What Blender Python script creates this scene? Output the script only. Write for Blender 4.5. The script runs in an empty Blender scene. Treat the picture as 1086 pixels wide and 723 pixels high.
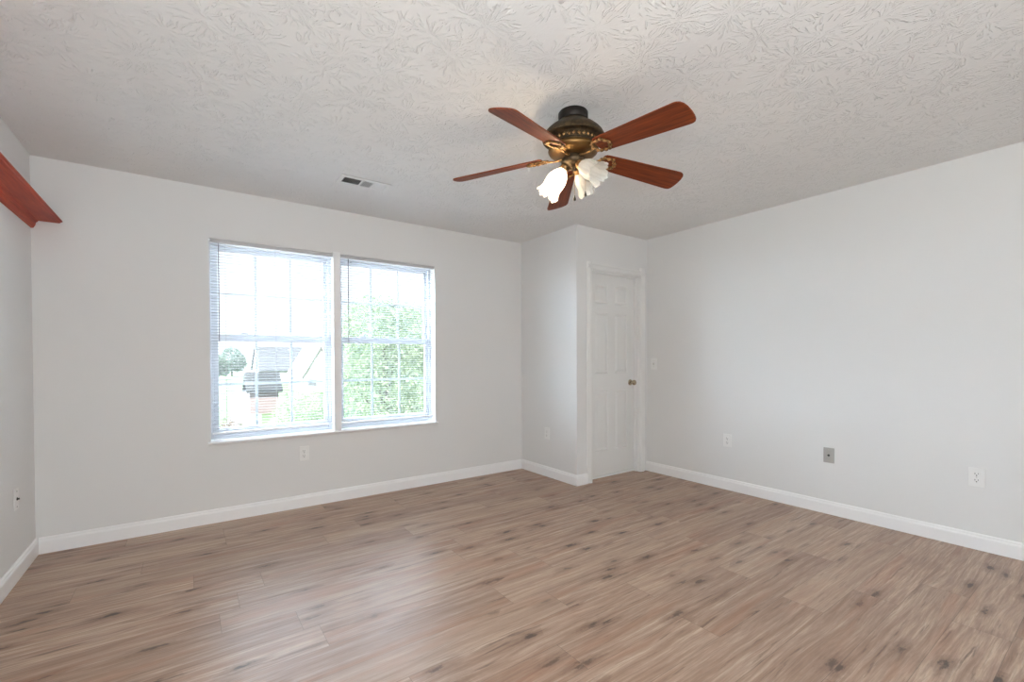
import bpy, bmesh, math, random
from mathutils import Vector, Matrix
import numpy as np
R = math.radians
PI = math.pi
scene = bpy.context.scene
COL = scene.collection

# ------------------------------------------------------------------ camera
def cam_axes(yaw, p, r):
    f = Vector((math.sin(yaw)*math.cos(p), math.cos(yaw)*math.cos(p), math.sin(p)))
    rt = Vector((math.cos(yaw), -math.sin(yaw), 0)); up = rt.cross(f)
    c, s = math.cos(r), math.sin(r)
    return c*rt+s*up, -s*rt+c*up, f
cd = bpy.data.cameras.new('camera'); cam = bpy.data.objects.new('camera', cd); COL.objects.link(cam)
rt, up, fw = cam_axes(0.6168578659, -0.011608889, -0.0039451399)
m = Matrix.Identity(4)
for i in range(3):
    m[i][0] = rt[i]; m[i][1] = up[i]; m[i][2] = -fw[i]
m[2][3] = 1.18765
cam.matrix_world = m
cd.sensor_width = 36; cd.lens = 481.57/1086*36
cd.shift_x = (543-540.302)/1086; cd.shift_y = (386.267-361.5)/1086
cd.clip_start = .02; cd.clip_end = 2000
scene.camera = cam

# ------------------------------------------------------------------ world, lights, exposure
SKY = 1.0
w = bpy.data.worlds.new('sky'); scene.world = w; w.use_nodes = True
bg = w.node_tree.nodes['Background']; bg.inputs[0].default_value = (.86, .94, 1.05, 1); bg.inputs[1].default_value = SKY
vs = scene.view_settings
vs.view_transform = 'Standard'; vs.look = 'None'; vs.gamma = 1; vs.exposure = 0.83; vs.use_curve_mapping = False
scene.cycles.max_bounces = 14; scene.cycles.diffuse_bounces = 8; scene.cycles.transparent_max_bounces = 24
scene.cycles.sample_clamp_indirect = 6
def area(name, loc, rot, sx, sy, power, col=(1, 1, 1), portal=False):
    d = bpy.data.lights.new(name, 'AREA'); d.shape = 'RECTANGLE'; d.size = sx; d.size_y = sy; d.energy = power; d.color = col
    if portal: d.cycles.is_portal = True
    o = bpy.data.objects.new(name, d); COL.objects.link(o); o.location = loc; o.rotation_euler = rot
    return o
# the visible window: a sampling portal for the sky; an added fill lamp at the solid wall behind the camera
YB_ = -1.6
area('window_portal', (1.034, 4.16, 1.335), (R(-90), 0, 0), 1.84, 1.52, 1, portal=True)
area('rear_fill', (.2, YB_+.03, 1.3), (R(90), 0, 0), 1.8, 2.0, 15, (.92, .985, 1.03))

area('bounce_fill', (.05, -.45, 1.35), (R(180), 0, 0), .7, .7, 35, (.92, .985, 1.0))  # added lamp near the camera, aimed up to brighten the ceiling
sd_ = bpy.data.lights.new('sky_fill', 'SUN'); sd_.energy = 33; sd_.angle = R(112); sd_.color = (.80, .94, 1.10)  # extra broad lamp standing in for sky light through the window
so_ = bpy.data.objects.new('sky_fill', sd_); COL.objects.link(so_); so_.location = (-3, 12, 8)
so_.rotation_euler = Vector((.46, -1, -.10)).to_track_quat('-Z', 'Y').to_euler()
s2 = bpy.data.lights.new('sun', 'SUN'); s2.energy = 14; s2.angle = R(.6); s2.color = (1, .97, .92)   # high sun behind the house, lights the garden
so2 = bpy.data.objects.new('sun', s2); COL.objects.link(so2); so2.location = (0, -10, 20)
so2.rotation_euler = Vector((.35, 1, -1.5)).to_track_quat('-Z', 'Y').to_euler()
# ------------------------------------------------------------------ helpers
def mat(name, col=(.8, .8, .8), rough=.5, metal=0, spec=.5, **kw):
    M = bpy.data.materials.new(name); M.use_nodes = True
    b = M.node_tree.nodes['Principled BSDF']
    b.inputs['Base Color'].default_value = (*col, 1); b.inputs['Roughness'].default_value = rough
    b.inputs['Metallic'].default_value = metal; b.inputs['Specular IOR Level'].default_value = spec
    for k, v in kw.items(): b.inputs[k.replace('_', ' ')].default_value = v
    return M
def srgb(r, g, b):
    f = lambda c: (c/255/12.92 if c/255 <= .04045 else ((c/255+.055)/1.055)**2.4)
    return (f(r), f(g), f(b))
class NT:
    def __init__(s, M): s.t = M.node_tree; s.n = s.t.nodes; s.l = s.t.links; s.b = s.n.get('Principled BSDF')
    def add(s, typ, **kw):
        n = s.n.new(typ)
        for k, v in kw.items(): setattr(n, k, v)
        return n
    def link(s, a, b): s.l.new(a, b)
    def val(s, sock, v):
        if isinstance(v, bpy.types.NodeSocket): s.l.new(v, sock)
        else: sock.default_value = v
    def math(s, op, a, b=0, c=None, clamp=False):
        n = s.add('ShaderNodeMath', operation=op); n.use_clamp = clamp
        s.val(n.inputs[0], a); s.val(n.inputs[1], b)
        if c is not None: s.val(n.inputs[2], c)
        return n.outputs[0]
    def vmath(s, op, a, b=(0, 0, 0)):
        n = s.add('ShaderNodeVectorMath', operation=op); s.val(n.inputs[0], a); s.val(n.inputs[1], b)
        return n.outputs[1] if op in ('LENGTH', 'DOT_PRODUCT') else n.outputs[0]
    def comb(s, x, y, z):
        n = s.add('ShaderNodeCombineXYZ'); s.val(n.inputs[0], x); s.val(n.inputs[1], y); s.val(n.inputs[2], z); return n.outputs[0]
    def sep(s, v):
        n = s.add('ShaderNodeSeparateXYZ'); s.link(v, n.inputs[0]); return n.outputs
    def noise(s, v, scale=5, detail=2, rough=.5, dist=0):
        n = s.add('ShaderNodeTexNoise'); s.link(v, n.inputs['Vector']); n.inputs['Scale'].default_value = scale
        n.inputs['Detail'].default_value = detail; n.inputs['Roughness'].default_value = rough; n.inputs['Distortion'].default_value = dist
        return n.outputs['Fac']
    def ramp(s, f, stops):
        n = s.add('ShaderNodeValToRGB'); s.link(f, n.inputs[0]); e = n.color_ramp.elements
        while len(e) < len(stops): e.new(.5)
        for el, (p, c) in zip(e, stops): el.position = p; el.color = (*c, 1) if len(c) == 3 else c
        return n.outputs[0]
    def mix(s, f, a, b, blend='MIX'):
        n = s.add('ShaderNodeMix', data_type='RGBA', blend_type=blend)
        s.val(n.inputs[0], f)
        for sock, v in ((n.inputs[6], a), (n.inputs[7], b)):
            if isinstance(v, tuple): sock.default_value = (*v[:3], 1)
            else: s.link(v, sock)
        return n.outputs[2]
    def mapr(s, v, a, b, c=0, d=1):
        n = s.add('ShaderNodeMapRange', interpolation_type='SMOOTHSTEP'); s.val(n.inputs[0], v)
        for i, x in enumerate((a, b, c, d)): n.inputs[i+1].default_value = x
        return n.outputs[0]
    def bump(s, h, strength=.3, dist=.01):
        n = s.add('ShaderNodeBump'); n.inputs['Strength'].default_value = strength; n.inputs['Distance'].default_value = dist
        s.link(h, n.inputs['Height']); s.link(n.outputs[0], s.b.inputs['Normal'])
    def geo(s): return s.add('ShaderNodeNewGeometry').outputs['Position']
    def obj(s): return s.add('ShaderNodeTexCoord').outputs['Object']

def add_box(bm, x0, x1, y0, y1, z0, z1, bev=0):
    vs_ = [bm.verts.new(p) for p in ((x0, y0, z0), (x1, y0, z0), (x1, y1, z0), (x0, y1, z0), (x0, y0, z1), (x1, y0, z1), (x1, y1, z1), (x0, y1, z1))]
    fs = [bm.faces.new([vs_[i] for i in f]) for f in ((0, 3, 2, 1), (4, 5, 6, 7), (0, 1, 5, 4), (1, 2, 6, 5), (2, 3, 7, 6), (3, 0, 4, 7))]
    if bev:
        es = list({e for f in fs for e in f.edges})
        bmesh.ops.bevel(bm, geom=es, offset=bev, segments=2, affect='EDGES', profile=.6)
def add_lathe(bm, prof, seg=48, center=(0, 0), mod=None, M=None, close=False):
    rings = []
    for i, (r, z) in enumerate(prof):
        ring = []
        for k in range(seg):
            a = 2*PI*k/seg
            rr, zz = (r, z) if mod is None else mod(i, r, z, a)
            v = Vector((center[0]+rr*math.cos(a), center[1]+rr*math.sin(a), zz))
            ring.append(bm.verts.new(M @ v if M else v))
        rings.append(ring)
    for a, b in zip(rings, rings[1:]):
        for k in range(seg): bm.faces.new((a[k], a[(k+1) % seg], b[(k+1) % seg], b[k]))
    if close:
        bm.faces.new(rings[0][::-1]); bm.faces.new(rings[-1])
def add_tube(bm, pts, rad, seg=10, M=None, closed=False, flat=1.0):
    pts = [Vector(p) for p in pts]; n = len(pts); rings = []
    for i, p in enumerate(pts):
        if closed: t = pts[(i+1) % n]-pts[i-1]
        else: t = pts[min(i+1, n-1)]-pts[max(i-1, 0)]
        t.normalize()
        ref = Vector((0, 0, 1)) if abs(t.z) < .95 else Vector((1, 0, 0))
        u = t.cross(ref).normalized(); v = u.cross(t).normalized()
        r = rad[i] if hasattr(rad, '__len__') else rad
        ring = []
        for k in range(seg):
            a = 2*PI*k/seg; q = p+u*r*math.cos(a)+v*r*flat*math.sin(a)
            ring.append(bm.verts.new(M @ q if M else q))
        rings.append(ring)
    m_ = n if closed else n-1
    for i in range(m_):
        a, b = rings[i], rings[(i+1) % n]
        for k in range(seg): bm.faces.new((a[k], a[(k+1) % seg], b[(k+1) % seg], b[k]))
    if not closed:
        bm.faces.new(rings[0][::-1]); bm.faces.new(rings[-1])
def add_extrude(bm, prof, origin, along, outv, upv=(0, 0, 1)):
    """closed 2D profile (out, up) swept along a vector."""
    o = Vector(origin); al = Vector(along); ov = Vector(outv); uv = Vector(upv)
    a = [bm.verts.new(o+ov*p[0]+uv*p[1]) for p in prof]; b = [bm.verts.new(o+al+ov*p[0]+uv*p[1]) for p in prof]
    n = len(prof)
    for k in range(n): bm.faces.new((a[k], a[(k+1) % n], b[(k+1) % n], b[k]))
    bm.faces.new(a[::-1]); bm.faces.new(b)
def obj(name, bm, material, parent=None, smooth=False, loc=(0, 0, 0), autosmooth=None):
    bmesh.ops.recalc_face_normals(bm, faces=bm.faces)
    me = bpy.data.meshes.new(name); bm.to_mesh(me); bm.free()
    me.materials.append(material)
    o = bpy.data.objects.new(name, me); COL.objects.link(o); o.location = loc
    if parent: o.parent = parent
    if smooth or autosmooth:
        me.polygons.foreach_set('use_smooth', [True]*len(me.polygons))
        if autosmooth: me.set_sharp_from_angle(angle=R(autosmooth))
    return o
def thing(name, label, cat, loc=(0, 0, 0), rz=0, group=None):
    o = bpy.data.objects.new(name, None); COL.objects.link(o); o.location = loc; o.rotation_euler = (0, 0, rz); o.empty_display_size = .1
    o['label'] = label; o['category'] = cat
    if group: o['group'] = group
    return o
def tag(o, label, cat, group=None):
    o['label'] = label; o['category'] = cat
    if group: o['group'] = group
    return o
def struct(o, label, cat):
    o['kind'] = 'structure'; o['label'] = label; o['category'] = cat
    return o
B = bmesh.new

# ------------------------------------------------------------------ materials
XL, XR, YW, XC, YC, H = -.7706, 3.9757, 3.9487, 2.9622, 3.0921, 2.44
YB = -1.6
wall_m = mat('wall_paint', (.79, .79, .785), .6, spec=.3)
n = NT(wall_m); n.bump(n.noise(n.geo(), 260, 3, .6), .06, .002)
trim_m = mat('white_trim_paint', (.92, .92, .925), .32)
casing_m = mat('casing_paint', (.84, .84, .83), .35)
door_m = mat('door_paint', (.80, .80, .79), .38)
n = NT(door_m); g = n.sep(n.geo()); n.bump(n.noise(n.comb(n.math('MULTIPLY', g[0], 260), g[1], n.math('MULTIPLY', g[2], 14)), 1, 3, .6), .10, .002)
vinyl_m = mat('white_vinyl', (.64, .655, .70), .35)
plate_m = mat('white_plate', (.86, .86, .85), .35)
grey_plate_m = mat('grey_plate', (.42, .41, .39), .45)
dark_m = mat('dark_slot', (.03, .03, .03), .6)
screw_m = mat('screw_metal', (.5, .48, .44), .35, 1)
vent_m = mat('vent_enamel', (.82, .82, .81), .4)
vent_shade_m = mat('vent_shade', (.03, .028, .025), .9)

ceil_m = mat('stomped_ceiling', (.83, .825, .815), .75, spec=.2)
n = NT(ceil_m); g = n.geo(); s_ = n.sep(g)
p = n.vmath('MULTIPLY', n.comb(s_[0], s_[1], 0), (4.6, 4.6, 0))
wob = n.add('ShaderNodeTexNoise'); n.link(p, wob.inputs['Vector']); wob.inputs['Scale'].default_value = 2.2; wob.inputs['Detail'].default_value = 1
pw = n.vmath('ADD', p, n.vmath('MULTIPLY', n.vmath('SUBTRACT', wob.outputs['Color'], (.5, .5, .5)), (.28, .28, 0)))
def stomp(off):
    v = n.add('ShaderNodeTexVoronoi', voronoi_dimensions='2D', feature='F1'); pp = n.vmath('ADD', pw, off)
    n.link(pp, v.inputs['Vector']); v.inputs['Scale'].default_value = 1; v.inputs['Randomness'].default_value = .85
    d = n.vmath('SUBTRACT', pp, v.outputs['Position']); ln = n.vmath('LENGTH', d)
    dn = n.sep(n.vmath('NORMALIZE', d)); cr = n.sep(v.outputs['Color'])
    vec = n.comb(n.math('MULTIPLY', dn[0], 7), n.math('MULTIPLY', dn[1], 7), n.math('ADD', n.math('MULTIPLY', ln, 3), n.math('MULTIPLY', cr[0], 40)))
    nz = n.noise(vec, 1, 1.5, .55)
    st = n.mapr(nz, .55, .62)
    return n.math('MULTIPLY', st, n.math('MULTIPLY', n.mapr(ln, .04, .16), n.mapr(ln, .62, .45, 0, 1)))
h1 = stomp((0, 0, 0)); h2 = stomp((17.37, 5.61, 0))
hh = n.math('MAXIMUM', h1, n.math('MULTIPLY', h2, .8))
hh = n.math('ADD', hh, n.math('MULTIPLY', n.noise(g, 60, 3, .6), .25))
n.bump(hh, .68, .0065)

floor_m = mat('wood_plank_floor', (.4, .3, .25), .36, spec=.62)
n = NT(floor_m); g = n.geo(); s_ = n.sep(g)
W_, L_ = .182, 1.22
rowf = n.math('DIVIDE', n.math('ADD', s_[1], 20.06), W_); row = n.math('FLOOR', rowf)
wn = n.add('ShaderNodeTexWhiteNoise', noise_dimensions='1D'); n.link(row, wn.inputs['W'])
colf = n.math('DIVIDE', n.math('ADD', n.math('ADD', s_[0], 30), n.math('MULTIPLY', wn.outputs['Value'], L_)), L_); colI = n.math('FLOOR', colf)
pid = n.add('ShaderNodeTexWhiteNoise', noise_dimensions='2D'); n.link(n.comb(row, colI, 0), pid.inputs['Vector'])
pr = n.sep(pid.outputs['Color'])
bx = n.math('ADD', s_[0], n.math('MULTIPLY', pr[0], 37)); by = n.math('ADD', s_[1], n.math('MULTIPLY', pr[1], 21))
# wavy grain coordinates
wv = n.noise(n.comb(n.math('MULTIPLY', bx, 1.6), n.math('MULTIPLY', by, 6), 0), 1, 2, .5)
byw = n.math('ADD', by, n.math('MULTIPLY', n.math('SUBTRACT', wv, .5), .055))
g1 = n.noise(n.comb(n.math('MULTIPLY', bx, 1.5), n.math('MULTIPLY', byw, 34), 0), 1, 8, .74)
g2 = n.noise(n.comb(n.math('MULTIPLY', bx, 7), n.math('MULTIPLY', byw, 150), 3), 1, 4, .6)
base = n.ramp(g1, [(.22, srgb(106, 80, 64)), (.42, srgb(162, 132, 112)), (.55, srgb(190, 163, 142)), (.72, srgb(226, 206, 186))])
base = n.mix(n.mapr(g2, .35, .7, 0, .55), base, srgb(136, 112, 96))
# dark streaks
st = n.noise(n.comb(n.math('MULTIPLY', bx, 2.2), n.math('MULTIPLY', byw, 34), 9), 1, 5, .66)
base = n.mix(n.mapr(st, .57, .68, 0, .75), base, srgb(96, 74, 62))
# knots
kv = n.add('ShaderNodeTexVoronoi', voronoi_dimensions='2D', feature='F1')
n.link(n.comb(n.math('MULTIPLY', bx, 3.0), n.math('MULTIPLY', byw, 9.5), 0), kv.inputs['Vector']); kv.inputs['Scale'].default_value = 1; kv.inputs['Randomness'].default_value = 1
kd = n.math('ADD', kv.outputs['Distance'], n.math('MULTIPLY', n.math('SUBTRACT', n.noise(n.comb(n.math('MULTIPLY', bx, 18), n.math('MULTIPLY', by, 46), 0), 1, 3, .7), .5), .5))
krand = n.sep(kv.outputs['Color'])[0]
ksel = n.math('GREATER_THAN', krand, .62)
kn = n.math('MULTIPLY', n.mapr(kd, .15, .03, 0, .92), ksel)
halo = n.math('MULTIPLY', n.mapr(kd, .42, .12, 0, .5), ksel)
base = n.mix(halo, base, srgb(112, 84, 68))
base = n.mix(kn, base, srgb(62, 47, 42))
base = n.mix(n.mapr(pr[2], 0, 1, 0, .30), base, srgb(128, 98, 80))
rd = n.noise(n.comb(n.math('MULTIPLY', bx, 1.2), n.math('MULTIPLY', by, 9), 5), 1, 3, .6)
base = n.mix(n.mapr(rd, .5, .7, 0, .35), base, srgb(168, 118, 90))
base = n.mix(n.mapr(pr[0], .6, 1, 0, .22), base, srgb(196, 172, 150))
fy = n.math('FRACT', rowf); fx = n.math('FRACT', colf)
ey = n.math('MULTIPLY', n.math('MINIMUM', fy, n.math('SUBTRACT', 1, fy)), W_); ex = n.math('MULTIPLY', n.math('MINIMUM', fx, n.math('SUBTRACT', 1, fx)), L_)
seam = n.mapr(n.math('MINIMUM', ex, ey), .0016, .0004, 0, .55)
base = n.mix(seam, base, srgb(70, 55, 48))
n.link(base, n.b.inputs['Base Color'])
n.link(n.mapr(g1, .2, .8, .43, .35), n.b.inputs['Roughness'])
n.bump(n.math('SUBTRACT', n.math('MULTIPLY', g2, .35), seam), .10, .0015)

def wood(name, c1, c2, scale, axis=0, rough=.35, coat=0):
    M = mat(name, c1, rough); n = NT(M); o = n.sep(n.obj())
    mul = [90, 90, 90]; mul[axis] = 5
    v = n.comb(*[n.math('MULTIPLY', o[i], mul[i]*scale) for i in range(3)])
    f = n.noise(v, 1, 4, .6, .3)
    n.link(n.ramp(f, [(.3, c1), (.7, c2)]), n.b.inputs['Base Color'])
    n.b.inputs['Coat Weight'].default_value = coat; n.b.inputs['Coat Roughness'].default_value = .2
    return M
blade_m = wood('cherry_blade_wood', srgb(86, 38, 18), srgb(138, 64, 30), 1, 0, .5, 0)
blade_m.node_tree.nodes['Principled BSDF'].inputs['Specular IOR Level'].default_value = .25
shelf_m = wood('red_stained_wood', srgb(150, 44, 16), srgb(190, 72, 32), .7, 1, .45, 0)
shelf_m.node_tree.nodes['Principled BSDF'].inputs['Specular IOR Level'].default_value = .3
bronze_m = mat('antique_bronze', srgb(86, 68, 46), .48, .7)
n = NT(bronze_m); n.link(n.ramp(n.noise(n.obj(), 34, 4, .6), [(.35, srgb(56, 47, 36)), (.65, srgb(98, 80, 56))]), n.b.inputs['Base Color'])
brass_m = mat('antique_brass', srgb(176, 128, 66), .45, .75)
n = NT(brass_m); n.link(n.ramp(n.noise(n.obj(), 60, 4, .6), [(.38, srgb(88, 66, 42)), (.62, srgb(186, 142, 90))]), n.b.inputs['Base Color'])
abrass_m = mat('aged_brass', srgb(128, 96, 56), .38, .85)
dbronze_m = mat('dark_bronze', srgb(48, 42, 38), .5, .6)
knob_m = mat('brushed_nickel_brass', srgb(186, 172, 148), .22, 1)

glass_m = bpy.data.materials.new('window_glass'); glass_m.use_nodes = True
t = glass_m.node_tree; t.nodes.clear()
o_ = t.nodes.new('ShaderNodeOutputMaterial'); mx = t.nodes.new('ShaderNodeMixShader'); tr = t.nodes.new('ShaderNodeBsdfTransparent'); gl = t.nodes.new('ShaderNodeBsdfGlossy')
gl.inputs['Roughness'].default_value = .02; mx.inputs[0].default_value = .05; tr.inputs[0].default_value = (.96, .98, .98, 1)
t.links.new(tr.outputs[0], mx.inputs[1]); t.links.new(gl.outputs[0], mx.inputs[2]); t.links.new(mx.outputs[0], o_.inputs[0])

def translucent(name, col, tl=.35, rough=.4, transp=0.0, gloss=.06):
    M = bpy.data.materials.new(name); M.use_nodes = True; t = M.node_tree; t.nodes.clear()
    o_ = t.nodes.new('ShaderNodeOutputMaterial'); d = t.nodes.new('ShaderNodeBsdfDiffuse'); tl_ = t.nodes.new('ShaderNodeBsdfTranslucent')
    m1 = t.nodes.new('ShaderNodeMixShader'); m1.inputs[0].default_value = tl
    d.inputs[0].default_value = (*col, 1); tl_.inputs[0].default_value = (*col, 1)
    t.links.new(d.outputs[0], m1.inputs[1]); t.links.new(tl_.outputs[0], m1.inputs[2])
    g_ = t.nodes.new('ShaderNodeBsdfGlossy'); g_.inputs['Roughness'].default_value = rough
    m2 = t.nodes.new('ShaderNodeMixShader'); m2.inputs[0].default_value = gloss
    t.links.new(m1.outputs[0], m2.inputs[1]); t.links.new(g_.outputs[0], m2.inputs[2])
    last = m2
    if transp:
        tr = t.nodes.new('ShaderNodeBsdfTransparent'); m3 = t.nodes.new('ShaderNodeMixShader'); m3.inputs[0].default_value = transp
        t.links.new(m2.outputs[0], m3.inputs[1]); t.links.new(tr.outputs[0], m3.inputs[2]); last = m3
    t.links.new(last.outputs[0], o_.inputs[0])
    return M
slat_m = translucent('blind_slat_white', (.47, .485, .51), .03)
shade_m = translucent('frosted_tulip_glass', (.93, .92, .88), .5, .12, .38, .14)
rail_m = mat('blind_rail_shaded', (.56, .56, .57), .4)  # grey put into the colour for the white headrail's backlit shade
wand_m = mat('clear_grey_plastic', (.22, .22, .24), .2)

# ------------------------------------------------------------------ room shell
WX0, WX1, WZ0, WZ1 = .135, 1.932, .595, 2.075     # window opening
WT = .17                                           # outer wall thickness
bm = B(); add_box(bm, XL-.15, XR+.15, YB-.15, YW+WT, -.12, 0); struct(obj('floor', bm, floor_m), 'brown knotty wood plank floor of the empty room', 'floor')
bm = B(); add_box(bm, XL-.15, XR+.15, YB-.15, YW+WT, H, H+.12); struct(obj('ceiling', bm, ceil_m), 'white ceiling with stomped brush texture', 'ceiling')
bm = B(); add_box(bm, XL-.15, XL, YB-.15, YW+WT, 0, H); struct(obj('wall_left', bm, wall_m), 'narrow strip of white wall below the red wooden shelf', 'wall')
bm = B(); add_box(bm, XR, XR+.15, YB-.15, YW+WT, 0, H); struct(obj('wall_right', bm, wall_m), 'long plain white wall with switch and three low wall plates', 'wall')
bm = B()
add_box(bm, XL, WX0, YW, YW+WT, 0, H); add_box(bm, WX1, XR, YW, YW+WT, 0, H)
add_box(bm, WX0, WX1, YW, YW+WT, 0, WZ0-.02); add_box(bm, WX0, WX1, YW, YW+WT, WZ1, H)
struct(obj('wall_back', bm, wall_m), 'light grey wall holding the double window', 'wall')
bm = B(); add_box(bm, XC, XC+.10, YC, YW, 0, H); struct(obj('wall_closet_side', bm, wall_m), 'bright side wall of the closet bump-out with one low outlet', 'wall')
DX0, DX1, DZ = 3.152, 3.872, 2.052
bm = B()
add_box(bm, XC+.10, DX0, YC, YC+.12, 0, H); add_box(bm, DX1, XR, YC, YC+.12, 0, H); add_box(bm, DX0, DX1, YC, YC+.12, DZ, H)
struct(obj('wall_closet_front', bm, wall_m), 'short shaded wall around the white closet door', 'wall')
# wall behind the camera
bm = B(); add_box(bm, XL, XR, YB-.15, YB, 0, H)
struct(obj('wall_front', bm, wall_m), 'white wall behind the viewpoint', 'wall')

# baseboards
BP = [(0, 0), (.014, 0), (.014, .072), (.0125, .079), (.009, .084), (.008, .092), (.005, .098), (0, .1)]
def baseboard(name, a, b, outv, label, ea=0, eb=0):
    a = Vector((*a, 0)); b = Vector((*b, 0)); d = (b-a).normalized(); a = a-d*ea; b = b+d*eb
    bm = B(); add_extrude(bm, BP, a, b-a, (*outv, 0)); struct(obj(name, bm, trim_m), label, 'baseboard')
baseboard('baseboard_left', (XL, YB), (XL, YW), (1, 0), 'white baseboard along the left wall')
baseboard('baseboard_back', (XL+.014, YW), (XC-.014, YW), (0, -1), 'white baseboard running under the window')
baseboard('baseboard_closet_side', (XC, YC), (XC, YW), (-1, 0), 'white baseboard on the closet side wall', ea=.014)
baseboard('baseboard_closet_front', (XC, YC), (3.093, YC), (0, -1), 'short white baseboard between closet corner and door casing')
baseboard('baseboard_right', (XR, YC), (XR, YB), (-1, 0), 'white baseboard along the right wall')

# door casing, jamb, painted strip for the bright door gap
bm = B()
CP = [(0, 0), (0, .011), (.012, .016), (.03, .016), (.042, .010), (.058, .007), (.060, 0)]   # (across, out)
def casing(bm, x_in, sgn, wd):
    k = wd/.06
    o = Vector((x_in, YC, 0)); prof = [(p[0]*k, p[1]) for p in CP]
    add_extrude(bm, prof, o, (0, 0, DZ+wd*.98), (sgn, 0, 0), (0, -1, 0))
casing(bm, DX0+.004, -1, .061); casing(bm, DX1-.004, 1, .082)
add_extrude(bm, CP, (DX0-.050, YC, DZ-.004), (DX1-DX0+.128, 0, 0), (0, 0, 1), (0, -1, 0))
struct(obj('trim_1', bm, casing_m), 'white moulded casing around the closet door', 'door casing')
bm = B()
add_box(bm, DX0+.0005, DX0+.012, YC+.001, YC+.119, 0, DZ-.0005); add_box(bm, DX1-.012, DX1-.0005, YC+.001, YC+.119, 0, DZ-.0005); add_box(bm, DX0+.012, DX1-.012, YC+.001, YC+.119, DZ-.012, DZ-.0005)
add_box(bm, DX0+.012, DX0+.022, YC+.03, YC+.066, 0, DZ-.012); add_box(bm, DX1-.022, DX1-.012, YC+.03, YC+.066, 0, DZ-.012); add_box(bm, DX0+.022, DX1-.022, YC+.03, YC+.066, DZ-.022, DZ-.012)
struct(obj('trim_2', bm, casing_m), 'white door jamb lining the closet opening', 'door jamb')
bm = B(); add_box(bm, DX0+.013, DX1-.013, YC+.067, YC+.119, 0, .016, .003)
struct(obj('trim_3', bm, mat('door_gap_white', (.92, .93, .94), .3)), 'thin white strip painted in for the bright gap under the closet door', 'gap_strip')  # white colour stands in for light showing under the door
# door leaf (six panel)
dr = thing('door_1', 'white six panel closet door with round metal knob', 'door', ((DX0+DX1)/2, YC+.068, 0)); dr['kind'] = 'structure'
hw = (DX1-DX0)/2-.0145; zb, zt = .022, DZ-.016
def door_leaf():
    bm = B()
    xs = [-hw, -hw+.107, -.05, .05, hw-.107, hw]
    zs = [zb, .265, .87, 1.04, 1.645, 1.735, 1.925, zt]
    add_box(bm, -hw, hw, .010, .035, zb, zt)
    for i in (0, 2, 4): add_box(bm, xs[i], xs[i+1], 0, .0101, zb, zt)
    for j in (0, 2, 4, 6):
        for i in (1, 3): add_box(bm, xs[i], xs[i+1], 0, .0101, zs[j], zs[j+1])
    for j in (1, 3, 5):
        for i in (1, 3):
            x0, x1, z0, z1 = xs[i], xs[i+1], zs[j], zs[j+1]
            # moulded slope down from the frame, then the raised field
            def ringf(a, ya, b_, yb):
                A = [bm.verts.new(q) for q in ((x0+a, ya, z0+a), (x1-a, ya, z0+a), (x1-a, ya, z1-a), (x0+a, ya, z1-a))]
                C_ = [bm.verts.new(q) for q in ((x0+b_, yb, z0+b_), (x1-b_, yb, z0+b_), (x1-b_, yb, z1-b_), (x0+b_, yb, z1-b_))]
                for k in range(4): bm.faces.new((A[k], A[(k+1) % 4], C_[(k+1) % 4], C_[k]))
                return C_
            ringf(0, 0, .010, .0095); c = ringf(.014, .0099, .036, .001); bm.faces.new(c)
    return bm
obj('leaf', door_leaf(), door_m, dr)
bm = B()
Mk = Matrix.Translation((hw-.062, 0, .938)) @ Matrix.Rotation(R(90), 4, 'X')
add_lathe(bm, [(.001, 0), (.031, 0), (.031, .004), (.026, .009), (.012, .012), (.011, .03), (.018, .036), (.0265, .046), (.028, .055), (.024, .064), (.014, .069), (.001, .07)], 32, M=Mk)
kb = obj('door_knob', bm, knob_m, dr, autosmooth=50); kb['label'] = 'round brushed metal knob'
bm = B(); add_box(bm, hw-.0002, hw+.0008, .006, .03, .905, .965); obj('latch_plate', bm, knob_m, dr)

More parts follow.
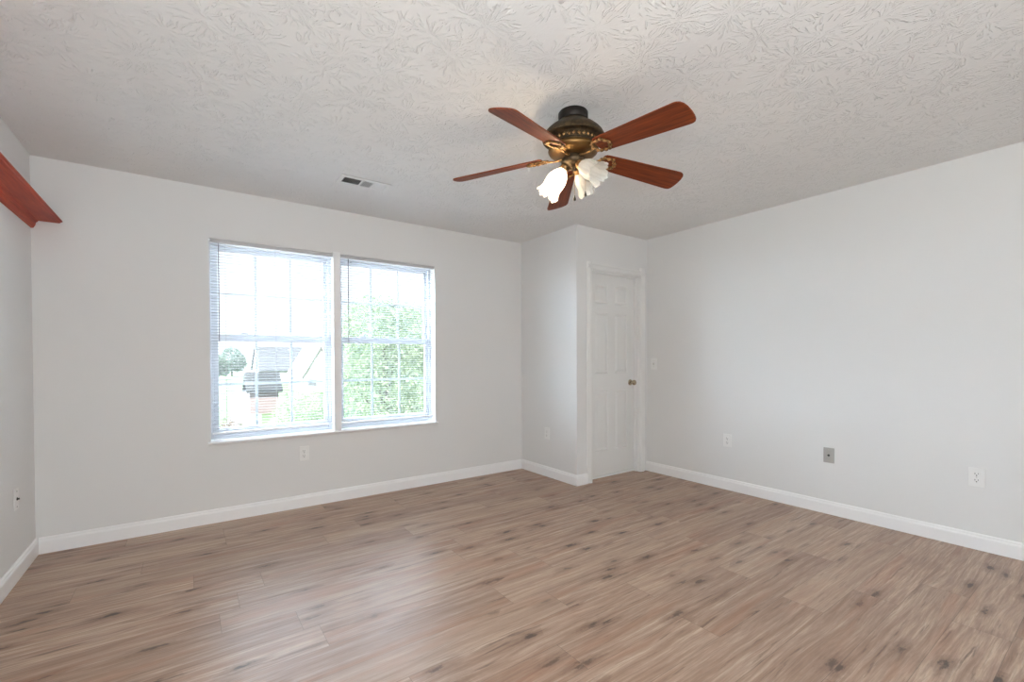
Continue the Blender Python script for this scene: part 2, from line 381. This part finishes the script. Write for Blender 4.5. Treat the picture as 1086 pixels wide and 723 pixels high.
# ------------------------------------------------------------------ windows
YF = YW+.095      # inner face of the vinyl frames
def window_unit(name, x0, x1, label):
    t = thing(name, label, 'window', (x0, YF, WZ0)); t['kind'] = 'structure'
    Wd = x1-x0; Ht = WZ1-WZ0; fr = .025; st = .030
    def frame_bm(a0, a1, c0, c1, y0, y1, s, sb=None, stp=None, bev=.002):
        sb = s if sb is None else sb; stp = s if stp is None else stp
        bm = B()
        add_box(bm, a0, a0+s, y0, y1, c0, c1, bev); add_box(bm, a1-s, a1, y0, y1, c0, c1, bev)
        add_box(bm, a0+s, a1-s, y0, y1, c0, c0+sb, bev); add_box(bm, a0+s, a1-s, y0, y1, c1-stp, c1, bev)
        return bm
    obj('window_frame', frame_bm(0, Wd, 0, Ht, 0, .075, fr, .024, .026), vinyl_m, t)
    zm = 1.352-WZ0
    def sash(nm, z0, z1, y, sb, stp):
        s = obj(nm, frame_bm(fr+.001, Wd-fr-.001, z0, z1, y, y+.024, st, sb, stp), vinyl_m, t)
        gx0, gx1, gz0, gz1 = fr+st, Wd-fr-st, z0+sb, z1-stp
        bm = B()
        for k in (1, 2):
            x = gx0+(gx1-gx0)*k/3; add_box(bm, x-.009, x+.009, y+.015, y+.019, gz0, gz1)
        z = (gz0+gz1)/2
        for k in range(3):
            xa = gx0+(gx1-gx0)*k/3+(.0095 if k else 0); xb = gx0+(gx1-gx0)*(k+1)/3-(.0095 if k < 2 else 0)
            add_box(bm, xa, xb, y+.015, y+.019, z-.009, z+.009)
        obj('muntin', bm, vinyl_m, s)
        bm = B(); add_box(bm, gx0+.0005, gx1-.0005, y+.0105, y+.0125, gz0+.0005, gz1-.0005); obj('glass_pane', bm, glass_m, s)
        return s
    lo = sash('lower_sash', .0245, zm+.034, .012, .055, .052)
    sash('upper_sash', zm-.018, Ht-.027, .040, .044, .036)
    for fx in (.26, .74):
        bm = B(); add_box(bm, Wd*fx-.028, Wd*fx+.028, .014, .034, zm+.0345, zm+.044, .003)
        add_lathe(bm, [(.001, zm+.044), (.012, zm+.044), (.012, zm+.052), (.001, zm+.052)], 16, center=(Wd*fx, .024))
        obj('sash_lock', bm, vinyl_m, t)
    return t
window_unit('window_1', WX0+.0005, 1.0035, 'left unit of the double window, lawn and rooftops visible through it')
window_unit('window_2', 1.0505, WX1-.0005, 'right unit of the double window, filled with leafy tree outside')
bm = B(); add_box(bm, 1.004, 1.05, YW-.006, YW+WT-.002, WZ0+.001, WZ1-.002, .003); add_box(bm, .998, 1.056, YW-.010, YW-.0065, WZ0-.004, WZ1+.012, .001)
struct(obj('trim_4', bm, trim_m), 'white mullion post between the two window units', 'window mullion')
bm = B()
add_extrude(bm, [(0, 0), (.020, 0), (.026, .005), (.028, .011), (.026, .017), (.020, .021), (0, .021)], (WX0-.018, YW-.001, WZ0-.022), (WX1-WX0+.034, 0, 0), (0, -1, 0))
add_box(bm, WX0, WX1, YW-.001, YW+.094, WZ0-.020, WZ0-.001)
struct(obj('trim_5', bm, trim_m), 'white window sill with rounded nose under both units', 'window sill')

# ------------------------------------------------------------------ mini blinds
def blind(x0, x1, label, wand_x):
    t = thing('mini_blind', label, 'window blind', ((x0+x1)/2, YW+.018, WZ1-.001), 0, 'mini blinds in the double window')
    hwid = (x1-x0)/2; top = -.001
    bm = B(); add_box(bm, -hwid, hwid, -.0165, .0145, top-.027, top, .0015)
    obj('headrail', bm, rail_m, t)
    bm = B(); pitch = .0206; n_ = 67; z0 = top-.042
    for k in range(n_):
        z = z0-k*pitch
        pr = [(-.0125, -.0012), (-.006, .0008), (0, .0014), (.006, .0008), (.0125, -.0012)]
        tilt = R(-5)
        pts = [(y*math.cos(tilt)-zz*math.sin(tilt), z+y*math.sin(tilt)+zz*math.cos(tilt)) for y, zz in pr]
        a = [bm.verts.new((-hwid+.004, p[0], p[1])) for p in pts]; b = [bm.verts.new((hwid-.004, p[0], p[1])) for p in pts]
        for i in range(4): bm.faces.new((a[i], a[i+1], b[i+1], b[i]))
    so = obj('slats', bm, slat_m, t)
    sm = so.modifiers.new('thick', 'SOLIDIFY'); sm.thickness = .0007
    zb_ = z0-n_*pitch
    bm = B(); add_box(bm, -hwid+.003, hwid-.003, -.011, .011, zb_-.007, zb_+.005, .003); obj('bottom_rail', bm, trim_m, t)
    for fx in (-.78, 0, .78):
        bm = B()
        for yy in (-.0142, .0142): add_box(bm, hwid*fx-.0007, hwid*fx+.0007, yy-.0004, yy+.0004, zb_, top-.027)
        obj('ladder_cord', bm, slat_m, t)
    bm = B(); wx = wand_x-(x0+x1)/2
    add_tube(bm, [(wx, -.018, top-.027), (wx, -.024, top-.036), (wx, -.024, 1.327-WZ1)], [.0014, .0035, .0035], 6)
    obj('tilt_wand', bm, wand_m, t)['label'] = 'dark clear plastic tilt wand'
    return t
blind(WX0+.006, 1.0015-.004, 'white mini blind over the left window unit, slats open', .193)
blind(1.057, WX1-.006, 'white mini blind over the right window unit, slats open', 1.122)

# ------------------------------------------------------------------ wall plates
def plate_root(name, label, cat, loc, face, group=None):
    # local frame: x across the plate, -y out of the wall
    rz = {'back': 0, 'right': R(-90), 'closet': R(-90), 'left': R(90)}[face]
    return thing(name, label, cat, loc, rz, group)
def outlet(loc, face, label):
    t = plate_root('electrical_outlet', label, 'outlet', loc, face, 'duplex outlets low on the walls')
    bm = B(); add_box(bm, -.037, .037, -.006, 0, -.058, .058, .0025); obj('wall_plate', bm, plate_m, t)
    for s in (-1, 1):
        bm = B(); Mx = Matrix.Translation((0, -.0058, s*.0195)) @ Matrix.Rotation(R(90), 4, 'X')
        add_lathe(bm, [(.001, .0024), (.015, .0024), (.0168, .0018), (.0172, 0)], 28, M=Mx, mod=lambda i, r, z, a: (r*min(1, .86/max(abs(math.sin(a)), .001)), z))
        rc = obj('receptacle', bm, plate_m, t)
        bm = B(); z = s*.0195
        add_box(bm, -.0082, -.0058, -.0086, -.0080, z-.001, z+.008); add_box(bm, .0058, .0080, -.0086, -.0080, z, z+.0075); add_box(bm, -.0026, .0026, -.0086, -.0080, z-.010, z-.0045)
        obj('slot', bm, dark_m, rc)
    bm = B(); add_lathe(bm, [(.0001, .0014), (.0024, .0012), (.0028, 0)], 12, M=Matrix.Translation((0, -.0058, 0)) @ Matrix.Rotation(R(90), 4, 'X')); obj('screw', bm, screw_m, t)
    return t
outlet((.762, YW, .433), 'back', 'white duplex outlet on the wall below the window')
outlet((XC, 3.519, .435), 'closet', 'white duplex outlet on the closet side wall')
outlet((XR, 2.2015, .445), 'right', 'small white duplex outlet on the right wall nearest the door')
outlet((XR, .6135, .446), 'right', 'large white duplex outlet on the right wall near the photo edge')
def jack(loc, face, label, pm, name='cable_jack'):
    t = plate_root(name, label, 'wall jack', loc, face)
    bm = B(); add_box(bm, -.035, .035, -.006, 0, -.057, .057, .0025); obj('wall_plate', bm, pm, t)
    bm = B(); Mx = Matrix.Translation((0, -.0058, 0)) @ Matrix.Rotation(R(90), 4, 'X')
    add_lathe(bm, [(.0001, .003), (.0085, .003), (.0085, 0)], 6, M=Mx); add_lathe(bm, [(.0001, .010), (.0045, .010), (.0045, .003)], 16, M=Mx)
    obj('coax_connector', bm, dark_m, t)['label'] = 'dark round coax connector'
    for s in (-1, 1):
        bm = B(); add_lathe(bm, [(.0001, .0014), (.0028, .0012), (.0032, 0)], 12, M=Matrix.Translation((0, -.0058, s*.042)) @ Matrix.Rotation(R(90), 4, 'X')); obj('screw', bm, dark_m if pm is plate_m else screw_m, t)
jack((XR, 1.407, .447), 'right', 'grey cable jack plate between two white outlets', grey_plate_m)
jack((XL, 3.563, .437), 'left', 'white cable jack plate low on the left wall', plate_m)
t = plate_root('light_switch', 'white toggle light switch beside the closet door', 'light switch', (XR, 2.995, 1.131), 'right')
bm = B(); add_box(bm, -.036, .036, -.006, 0, -.058, .058, .0025); obj('wall_plate', bm, plate_m, t)
bm = B(); add_box(bm, -.006, .006, -.0072, -.0058, -.013, .013); add_box(bm, -.0042, .0042, -.017, -.007, -.003, .009, .0015); obj('toggle', bm, mat('toggle_plastic', (.6, .59, .57), .4), t)
for s in (-1, 1):
    bm = B(); add_lathe(bm, [(.0001, .0014), (.0024, .0012), (.0028, 0)], 12, M=Matrix.Translation((0, -.0058, s*.030)) @ Matrix.Rotation(R(90), 4, 'X')); obj('screw', bm, screw_m, t)

# ------------------------------------------------------------------ wooden shelf on the left wall
t = thing('wall_shelf', 'red stained wooden shelf high on the left wall', 'shelf', (XL, 2.2, 2.03))
ln = YW-.002-2.2
bm = B()
add_extrude(bm, [(.001, .016), (.001, .034), (.140, .034), (.1415, .030), (.1415, .026), (.134, .0235), (.131, .018), (.124, .016)], (0, -2.2, 0), (0, ln+2.2, 0), (1, 0, 0)); obj('shelf_board', bm, shelf_m, t)
bm = B()
add_extrude(bm, [(.001, .0155), (.034, .0155), (.030, .009), (.024, .004), (.022, -.004), (.022, -.010), (.016, -.022), (.012, -.030), (.001, -.032)], (0, -2.2, 0), (0, ln+2.2, 0), (1, 0, 0)); obj('ledger_moulding', bm, shelf_m, t)

# ------------------------------------------------------------------ ceiling vent
VX0, VX1, VY0, VY1 = .860, 1.212, 3.152, 3.312
t = thing('ceiling_vent', 'white rectangular air vent in the ceiling', 'vent', ((VX0+VX1)/2, (VY0+VY1)/2, H))
a, b = (VX1-VX0)/2, (VY1-VY0)/2; e = .027
bm = B()
def flange(bm, sx0, sx1, sy0, sy1): add_box(bm, sx0, sx1, sy0, sy1, -.009, -.003)
flange(bm, -a, a, -b, -b+e); flange(bm, -a, a, b-e, b); flange(bm, -a, -a+e, -b+e, b-e); flange(bm, a-e, a, -b+e, b-e)
for x in (-a+.152, -a+.232): add_box(bm, x-.006, x+.006, -b+e, b-e, -.007, -.001)
obj('flange', bm, vent_m, t)
bm = B(); add_box(bm, -a+e, a-e, -b+e, b-e, -.0006, 0); add_box(bm, -a+.003, a-.003, -b+.003, b-.003, -.0029, -.0007); obj('vent_shade_plate', bm, vent_shade_m, t)  # dark plate painted in for the vent's inner shade and flange shadow gap
def louvre(x, ang):
    bm = B(); add_box(bm, -.0052, .0052, -b+e, b-e, -.0004, .0004); o = obj('louvre', bm, vent_m, t, loc=(x, 0, -.0062)); o.rotation_euler = (0, R(ang), 0)
for k in range(10): louvre(-a+.034+k*.0122, 122)
for k in range(6): louvre(-a+.164+k*.0112, 92)
for k in range(8): louvre(-a+.244+k*.0105, 25)

# ------------------------------------------------------------------ ceiling fan
FX, FY = 1.6166, 1.7101
fan = thing('ceiling_fan', 'bronze ceiling fan with five reddish wood blades and tulip lights', 'ceiling fan', (FX, FY, H))
bm = B(); add_lathe(bm, [(.001, 0), (.072, 0), (.075, -.004), (.075, -.034), (.071, -.042), (.001, -.044)], 48); obj('canopy', bm, dbronze_m, fan, autosmooth=40)
bm = B(); add_lathe(bm, [(.001, -.043), (.066, -.043), (.074, -.048), (.080, -.051), (.084, -.056), (.100, -.068), (.120, -.082), (.138, -.098), (.150, -.112), (.157, -.126), (.158, -.134), (.154, -.139), (.149, -.138),
    (.146, -.133), (.140, -.131), (.132, -.134), (.124, -.136), (.121, -.139), (.118, -.142), (.118, -.168), (.122, -.172), (.124, -.175), (.121, -.179)], 64)
mh = obj('motor_housing', bm, bronze_m, fan, autosmooth=40)
# leaf relief round the band
bm = B()
for k in range(30):
    a_ = 2*PI*k/30; s = 1 if k % 2 else -1
    u = Vector((math.cos(a_), math.sin(a_), 0)); v = Vector((-math.sin(a_), math.cos(a_), 0)); c = u*.119+Vector((0, 0, -.155))
    tip = c+Vector((0, 0, .0115*s))+u*.001+v*.005; bot = c-Vector((0, 0, .0095*s))+u*.001
    q = [bm.verts.new(x) for x in (tip, c+v*.0085+u*.001, bot, c-v*.0085+u*.001)]; top_ = bm.verts.new(c+u*.006)
    for i in range(4): bm.faces.new((q[i], q[(i+1) % 4], top_))
obj('leaf_relief', bm, brass_m, mh)
bm = B(); add_lathe(bm, [(.121, -.179), (.126, -.186), (.127, -.194), (.122, -.204), (.108, -.212), (.088, -.217), (.060, -.219), (.001, -.219)], 64); obj('brass_band', bm, abrass_m, mh, autosmooth=40)
bm = B(); add_lathe(bm, [(.044, -.219), (.046, -.223), (.046, -.230), (.050, -.234), (.060, -.238), (.062, -.246), (.058, -.256), (.046, -.268), (.030, -.276), (.018, -.280), (.016, -.288), (.001, -.290)], 48); obj('switch_housing', bm, bronze_m, fan, autosmooth=40)

ZR, ZT = -.222, -.268     # blade height at root and tip, relative to the ceiling
def blade_bm():
    bm = B(); r0, r1 = .160, .652; pts = []
    N = 14
    def hw_(r): return .050+(.069-.050)*min(1, max(0, (r-r0)/(.60-r0)))
    up_, lo_ = [], []
    rs = [r0, r0+.004, r0+.012, r0+.03]+[r0+.03+(r1-.04-r0-.03)*k/N for k in range(1, N+1)]
    for r in rs:
        k = 1 if r > r0+.02 else (.72 if r == r0 else (.86 if r < r0+.008 else .96))
        up_.append((r, hw_(r)*k)); lo_.append((r, -hw_(r)*k))
    # rounded, slightly skewed tip
    tip = [(r1-.028, .0685), (r1-.014, .064), (r1-.006, .054), (r1-.001, .034), (r1+.002, .006), (r1+.001, -.024), (r1-.004, -.046), (r1-.013, -.060), (r1-.027, -.0675)]
    outl = up_+tip+lo_[::-1]
    vt = [bm.verts.new((x, y, .003)) for x, y in outl]; vb = [bm.verts.new((x, y, -.003)) for x, y in outl]
    bm.faces.new(vt); bm.faces.new(vb[::-1]); n_ = len(outl)
    for k in range(n_): bm.faces.new((vt[k], vb[k], vb[(k+1) % n_], vt[(k+1) % n_]))
    return bm
def iron_bm():
    bm = B()
    # curved arm from the hub down to the ring
    add_tube(bm, [(.040, 0, -.2265), (.062, 0, -.2300), (.090, 0, -.2350), (.118, 0, -.2345), (.142, 0, -.2300)], [.007, .0065, .0055, .006, .008], 10, flat=.75)
    return bm
def ring_bm():
    bm = B(); n_ = 60; pts = []; rad = []
    for k in range(n_):
        a = 2*PI*k/n_; sc = 1+.07*math.cos(6*a)
        pts.append(((.188)+.047*sc*math.cos(a), 0.038*sc*math.sin(a)*(1+.12*math.cos(a)), 0)); rad.append(.0078+.0024*math.cos(12*a))
    add_tube(bm, pts, rad, 8, closed=True, flat=.7)
    for a in (.45, -.45, 0, 2.4, -2.4, 1.5, -1.5):
        q = Vector((.188+.052*math.cos(a), .040*math.sin(a), -.002))
        bmesh.ops.create_icosphere(bm, subdivisions=2, radius=.0075, matrix=Matrix.Translation(q) @ Matrix.Diagonal((1.25, .9, .7, 1)))
    return bm
blade0 = iron0 = ring0 = None
slope = math.atan2(ZT-ZR, .652-.160)
for k in range(5):
    ang = R(272+72*k)
    # local frame of the tilted blade: x out, the clockwise edge raised
    Mt = Matrix.Rotation(ang, 4, 'Z') @ Matrix.Translation((.160, 0, ZR)) @ Matrix.Rotation(-slope, 4, 'Y') @ Matrix.Rotation(R(-16), 4, 'X') @ Matrix.Translation((-.160, 0, 0))
    if k == 0:
        blade0 = obj('blade', blade_bm(), blade_m, fan); iron0 = obj('blade_iron', iron_bm(), brass_m, fan, smooth=True)
        ring0 = obj('scroll_ring', ring_bm(), brass_m, iron0, smooth=True); bl, ir, rg = blade0, iron0, ring0
    else:
        bl = blade0.copy(); ir = iron0.copy(); rg = ring0.copy()
        for o in (bl, ir, rg): COL.objects.link(o)
        bl.parent = fan; ir.parent = fan; rg.parent = ir
    bl.matrix_basis = Mt
    Mi = Matrix.Rotation(ang, 4, 'Z'); ir.matrix_basis = Mi
    rg.matrix_basis = Mi.inverted() @ Mt @ Matrix.Translation((0, 0, -.0085))

# light kit: three tulip shades
YAW = 0.6168578659
right_v = Vector((math.cos(YAW), -math.sin(YAW), 0)); fwd_v = Vector((math.sin(YAW), math.cos(YAW), 0))
def shade_bm():
    prof = [(.017, 0), (.019, .004), (.022, .010), (.034, .022), (.046, .038), (.053, .056), (.055, .074), (.053, .092), (.052, .106), (.056, .120), (.063, .132), (.066, .136)]
    bm = B()
    def mod(i, r, z, a):
        k = max(0, (z-.015)/.12)
        p = abs(math.cos(2.5*a))
        r2 = r*.86*(1+.16*k*(p-.5)+.03*k*math.cos(15*a))
        z2 = z*1.08+.016*k*k*(p-.4)+.004*k*k*math.cos(15*a+1)
        return r2, z2
    add_lathe(bm, prof, 90, mod=mod)
    return bm
shade0 = None
bulb_m = mat('warm_lit_bulb', (1, .95, .85), .3); bb = bulb_m.node_tree.nodes['Principled BSDF']
bb.inputs['Emission Color'].default_value = (1, .86, .66, 1); bb.inputs['Emission Strength'].default_value = 14
bulb_off_m = translucent('frosted_bulb', (.92, .90, .86), .4)
for k, (az, lit, lb) in enumerate(((178, True, 'lit tulip glass shade'), (-52, False, None), (50, False, None))):
    d = (right_v*math.cos(R(az))+fwd_v*math.sin(R(az))).normalized()
    tiltA = (R(33), R(55), R(46))[k]
    axis = (d*math.sin(tiltA)+Vector((0, 0, -math.cos(tiltA)))).normalized()
    base_p = d*.040+Vector((0, 0, -.272))
    Mx = Matrix.Translation(base_p) @ axis.to_track_quat('Z', 'Y').to_matrix().to_4x4()
    bm = B()
    add_tube(bm, [(0, 0, -.262), d*.02+Vector((0, 0, -.264)), base_p+axis*.004], [.009, .008, .009], 10)
    add_lathe(bm, [(.001, -.006), (.016, -.006), (.0225, 0), (.0235, .012), (.0215, .020), (.001, .020)], 28, M=Mx)
    fit = obj('lamp_fitter', bm, brass_m, fan, autosmooth=40)
    if shade0 is None:
        shade0 = obj('lamp_shade', shade_bm(), shade_m, fan, smooth=True); sh = shade0
        md = shade0.modifiers.new('thick', 'SOLIDIFY'); md.thickness = .0022; md.offset = 1
    else: sh = shade0.copy(); COL.objects.link(sh); sh.parent = fan
    sh.matrix_basis = Mx @ Matrix.Translation((0, 0, .008)) @ Matrix.Scale((1.04, 1, .84)[k], 4)
    if lit: sh['label'] = lb
    bm = B(); add_lathe(bm, [(.0005, .020), (.008, .021), (.009, .032), (.015, .042), (.0185, .055), (.0185, .068), (.014, .080), (.006, .087), (.0005, .088)], 24, M=Mx)
    bo = obj('light_bulb', bm, bulb_m if lit else bulb_off_m, fan, smooth=True)
    if lit:
        ld = bpy.data.lights.new('lit_bulb_light', 'POINT'); ld.energy = 4; ld.color = (1, .80, .55); ld.shadow_soft_size = .02
        lo = bpy.data.objects.new('lit_bulb_light', ld); COL.objects.link(lo); lo.location = Vector((FX, FY, H))+base_p+axis*.098
# pull chains
for lat, fwd, zend in ((.004, -.022, -.452), (.066, .022, -.415)):
    q = right_v*lat+fwd_v*fwd
    bm = B(); z = -.262
    while z > zend+.03:
        bmesh.ops.create_icosphere(bm, subdivisions=1, radius=.0016, matrix=Matrix.Translation((q.x, q.y, z))); z -= .0042
    add_tube(bm, [(q.x, q.y, -.26), (q.x, q.y, zend+.028)], .0006, 5)
    pc = obj('pull_chain', bm, brass_m, fan)
    bm = B(); add_lathe(bm, [(.0005, zend+.028), (.0025, zend+.026), (.003, zend+.020), (.0062, zend+.010), (.0068, zend+.004), (.0045, zend), (.0005, zend-.001)], 16, center=(q.x, q.y)); obj('chain_pendant', bm, dbronze_m, pc, smooth=True)

# ------------------------------------------------------------------ outdoors
rnd = random.Random(7)
GZ = -2.8
grass_m = mat('lawn_green', (.10, .18, .055), .9, spec=.1)
n = NT(grass_m); n.link(n.ramp(n.noise(n.geo(), .35, 4, .6), [(.3, (.05, .085, .03)), (.7, (.07, .11, .04))]), n.b.inputs['Base Color'])
bm = B(); add_box(bm, -60, 400, 6, 900, GZ-.5, GZ); struct(obj('lawn', bm, grass_m), 'pale green lawn beyond the left window', 'lawn')
bm = B(); add_box(bm, -14, 26, 4.3, 25, GZ-.3, GZ+.03); struct(obj('bounce_ground', bm, mat('bounce_pale', (.72, .70, .66), .9)), 'unseen pale ground added below the window to bounce light up', 'bounce_ground')  # out of view, added as a reflector to lift the ceiling
bm = B()
pts = [(1.6, 30), (5.2, 62), (11.5, 125), (24, 300)]
lft = [bm.verts.new((x, y, GZ+.02)) for x, y in pts]; rgt = [bm.verts.new((x+1.5+y*.012, y, GZ+.02)) for x, y in pts]
for i in range(3): bm.faces.new((lft[i], rgt[i], rgt[i+1], lft[i+1]))
ro = obj('road', bm, mat('pale_concrete', (.15, .15, .15), .9)); sd = ro.modifiers.new('t', 'SOLIDIFY'); sd.thickness = .03
struct(ro, 'pale path running away across the lawn', 'road')

def leaf_mat(name, c1, c2):
    M = translucent(name, c1, .35, .5, 0, .03); t = M.node_tree
    g = t.nodes.new('ShaderNodeNewGeometry'); nz = t.nodes.new('ShaderNodeTexNoise'); nz.inputs['Scale'].default_value = 4
    rp = t.nodes.new('ShaderNodeValToRGB'); rp.color_ramp.elements[0].position = .35; rp.color_ramp.elements[1].position = .65
    rp.color_ramp.elements[0].color = (*c1, 1); rp.color_ramp.elements[1].color = (*c2, 1)
    t.links.new(g.outputs['Position'], nz.inputs['Vector']); t.links.new(nz.outputs['Fac'], rp.inputs[0])
    for nd in t.nodes:
        if nd.type in ('BSDF_DIFFUSE', 'BSDF_TRANSLUCENT'): t.links.new(rp.outputs[0], nd.inputs[0])
    return M
leafA = leaf_mat('tree_leaf', (.14, .20, .11), (.30, .36, .24)); leafB = leaf_mat('blue_green_leaf', (.08, .14, .11), (.14, .20, .16)); leafC = leaf_mat('blossom_leaf', (.22, .14, .14), (.11, .15, .09))
bark_m = mat('bark', (.06, .045, .035), .9)
def crown_mesh(blobs, count, size, seed):
    r = np.random.RandomState(seed); V = []
    wts = np.array([b[3]*b[4]*b[5] for b in blobs])**.67; wts /= wts.sum()
    for (cx, cy, cz, rx, ry, rz), w_ in zip(blobs, wts):
        k = int(count*w_); d = r.normal(size=(k, 3)); d /= np.linalg.norm(d, axis=1)[:, None]
        c = d*(.55+.45*r.rand(k, 1)**.5)*np.array([rx, ry, rz])+np.array([cx, cy, cz])
        u = r.normal(size=(k, 3)); u /= np.linalg.norm(u, axis=1)[:, None]; v = np.cross(u, r.normal(size=(k, 3))); v /= np.linalg.norm(v, axis=1)[:, None]
        s = size*(.6+.8*r.rand(k, 1))
        V.append(np.stack([c-u*s, c+v*s*.5, c+u*s, c-v*s*.5], 1).reshape(-1, 3))
    V = np.concatenate(V); nf = len(V)//4
    me = bpy.data.meshes.new('crown'); me.from_pydata(V.tolist(), [], np.arange(nf*4).reshape(-1, 4).tolist()); return me
def tree(name, label, cat, loc, blobs, count, size, lm, seed, trunk=.12, group=None):
    t = thing(name, label, cat, loc, 0, group)
    me = crown_mesh(blobs, count, size, seed); me.materials.append(lm)
    o = bpy.data.objects.new('foliage', me); COL.objects.link(o); o.parent = t
    top = max(b[2] for b in blobs)
    bm = B(); add_tube(bm, [(0, 0, 0), (.05*trunk*8, 0, top*.5), (0, .05, top)], [trunk, trunk*.75, trunk*.3], 10)
    for k in range(5):
        a = k*1.3; b = blobs[k % len(blobs)]; hgt = top*(.4+.1*k)
        add_tube(bm, [(0, 0, hgt*.8), (math.cos(a)*b[3]*.4, math.sin(a)*b[4]*.4, hgt+.25*b[5]), (math.cos(a)*b[3]*.75, math.sin(a)*b[4]*.75, hgt+.4*b[5])], [trunk*.4, trunk*.25, trunk*.08], 6)
    obj('trunk', bm, bark_m, t)
    return t
tree('garden_tree', 'tall leafy green tree filling the right window unit', 'tree', (3.75, 10.3, GZ), [(0, 0, 3.9, 1.15, 1.1, 1.6), (-.35, -.2, 2.6, 1.15, 1.0, 1.6), (.55, .1, 3.0, 1.2, 1.0, 1.6), (-.2, .2, 4.6, .75, .7, .95), (.55, 0, 4.5, .75, .6, .9)], 30000, .036, leafA, 1)
tree('garden_tree', 'broad blue-green tree behind the tall one outside the right unit', 'tree', (7.4, 17, GZ), [(0, 0, 3.4, 2.6, 2, 2.6), (-1.6, 0, 2.6, 1.6, 1.5, 2)], 14000, .075, leafB, 2)
tree('garden_shrub', 'large pale green shrub low in the left window unit', 'shrub', (1.72, 8.9, GZ), [(0, 0, 2.5, .62, .6, 1.0), (.35, .1, 2.1, .5, .5, 1.0), (-.3, -.1, 1.9, .5, .5, 1.0)], 14000, .03, leafA, 3, .06)
tree('flowering_shrub', 'pinkish blossoming shrub at lower left of the left window unit', 'shrub', (.52, 8.2, GZ), [(0, 0, 2.35, .34, .35, .75), (.12, 0, 1.9, .35, .35, .8)], 6000, .028, leafC, 4, .05)
for i, (x, y, s, lb) in enumerate(((4.8, 110, 5.4, 'rounded distant tree left of the path, seen past the blind wand'), (9.2, 135, 7.5, 'taller distant tree standing over the top of the path'), (19.5, 160, 5.0, 'low distant tree between the path and the grey roof'), (26, 82, 5.5, 'distant tree at the right side of the white gabled house'))):
    tree('distant_tree', lb, 'tree', (x, y, GZ), [(0, 0, s*.55, s*.36, s*.3, s*.42), (s*.2, 0, s*.45, s*.25, s*.25, s*.33)], 1500, .3, leafB, 10+i, .25)
def house(name, label, cat, x0, x1, y0, y1, zw, zr, wallm, roofm, axis='x', ov=.3, win=True):
    t = thing(name, label, cat, ((x0+x1)/2, (y0+y1)/2, GZ)); a, b = (x1-x0)/2, (y1-y0)/2
    bm = B()
    if axis == 'y': P = [(-a, 0), (a, 0), (a, zw), (0, zr-.15), (-a, zw)]; add_extrude(bm, P, (0, -b, 0), (0, 2*b, 0), (1, 0, 0))
    else: P = [(-b, 0), (b, 0), (b, zw), (0, zr-.15), (-b, zw)]; add_extrude(bm, P, (-a, 0, 0), (2*a, 0, 0), (0, 1, 0))
    obj('house_wall', bm, wallm, t)
    c = a if axis == 'y' else b; bm = B(); sl = (zr-zw)/c
    P = [(-c-ov, zw-ov*sl), (0, zr), (c+ov, zw-ov*sl), (c+ov, zw-ov*sl+.2), (0, zr+.2), (-c-ov, zw-ov*sl+.2)]
    if axis == 'y': add_extrude(bm, P, (0, -b-ov, 0), (0, 2*b+2*ov, 0), (1, 0, 0))
    else: add_extrude(bm, P, (-a-ov, 0, 0), (2*a+2*ov, 0, 0), (0, 1, 0))
    obj('roof', bm, roofm, t)
    if win:
        for fx in (-.5, .5):
            bm = B(); add_box(bm, a*fx-.5, a*fx+.5, -b-.05, -b-.005, zw*.35, zw*.75); obj('window', bm, mat('pane_grey', (.12, .13, .15), .2), t)
white_s = mat('white_siding', (.5, .5, .49), .8); groof = mat('grey_shingles', (.06, .065, .075), .9)
house('house', 'white gabled house right of the lawn in the left window unit', 'house', 11.6, 15.6, 60, 70, 2.2, 5.6, white_s, mat('white_roof', (.45, .45, .45), .8), 'y')
house('house', 'wide house with pale grey roof behind the white gabled house', 'house', 10.6, 20, 92, 104, 2.2, 6.3, white_s, groof, 'x')
house('garden_shed', 'small shed with dark roof standing on the lawn', 'shed', 3.7, 5.6, 38, 40.4, 1.8, 2.9, mat('pink_brick', (.17, .13, .125), .85), mat('dark_shingles', (.015, .018, .02), .85), 'x', .25, False)
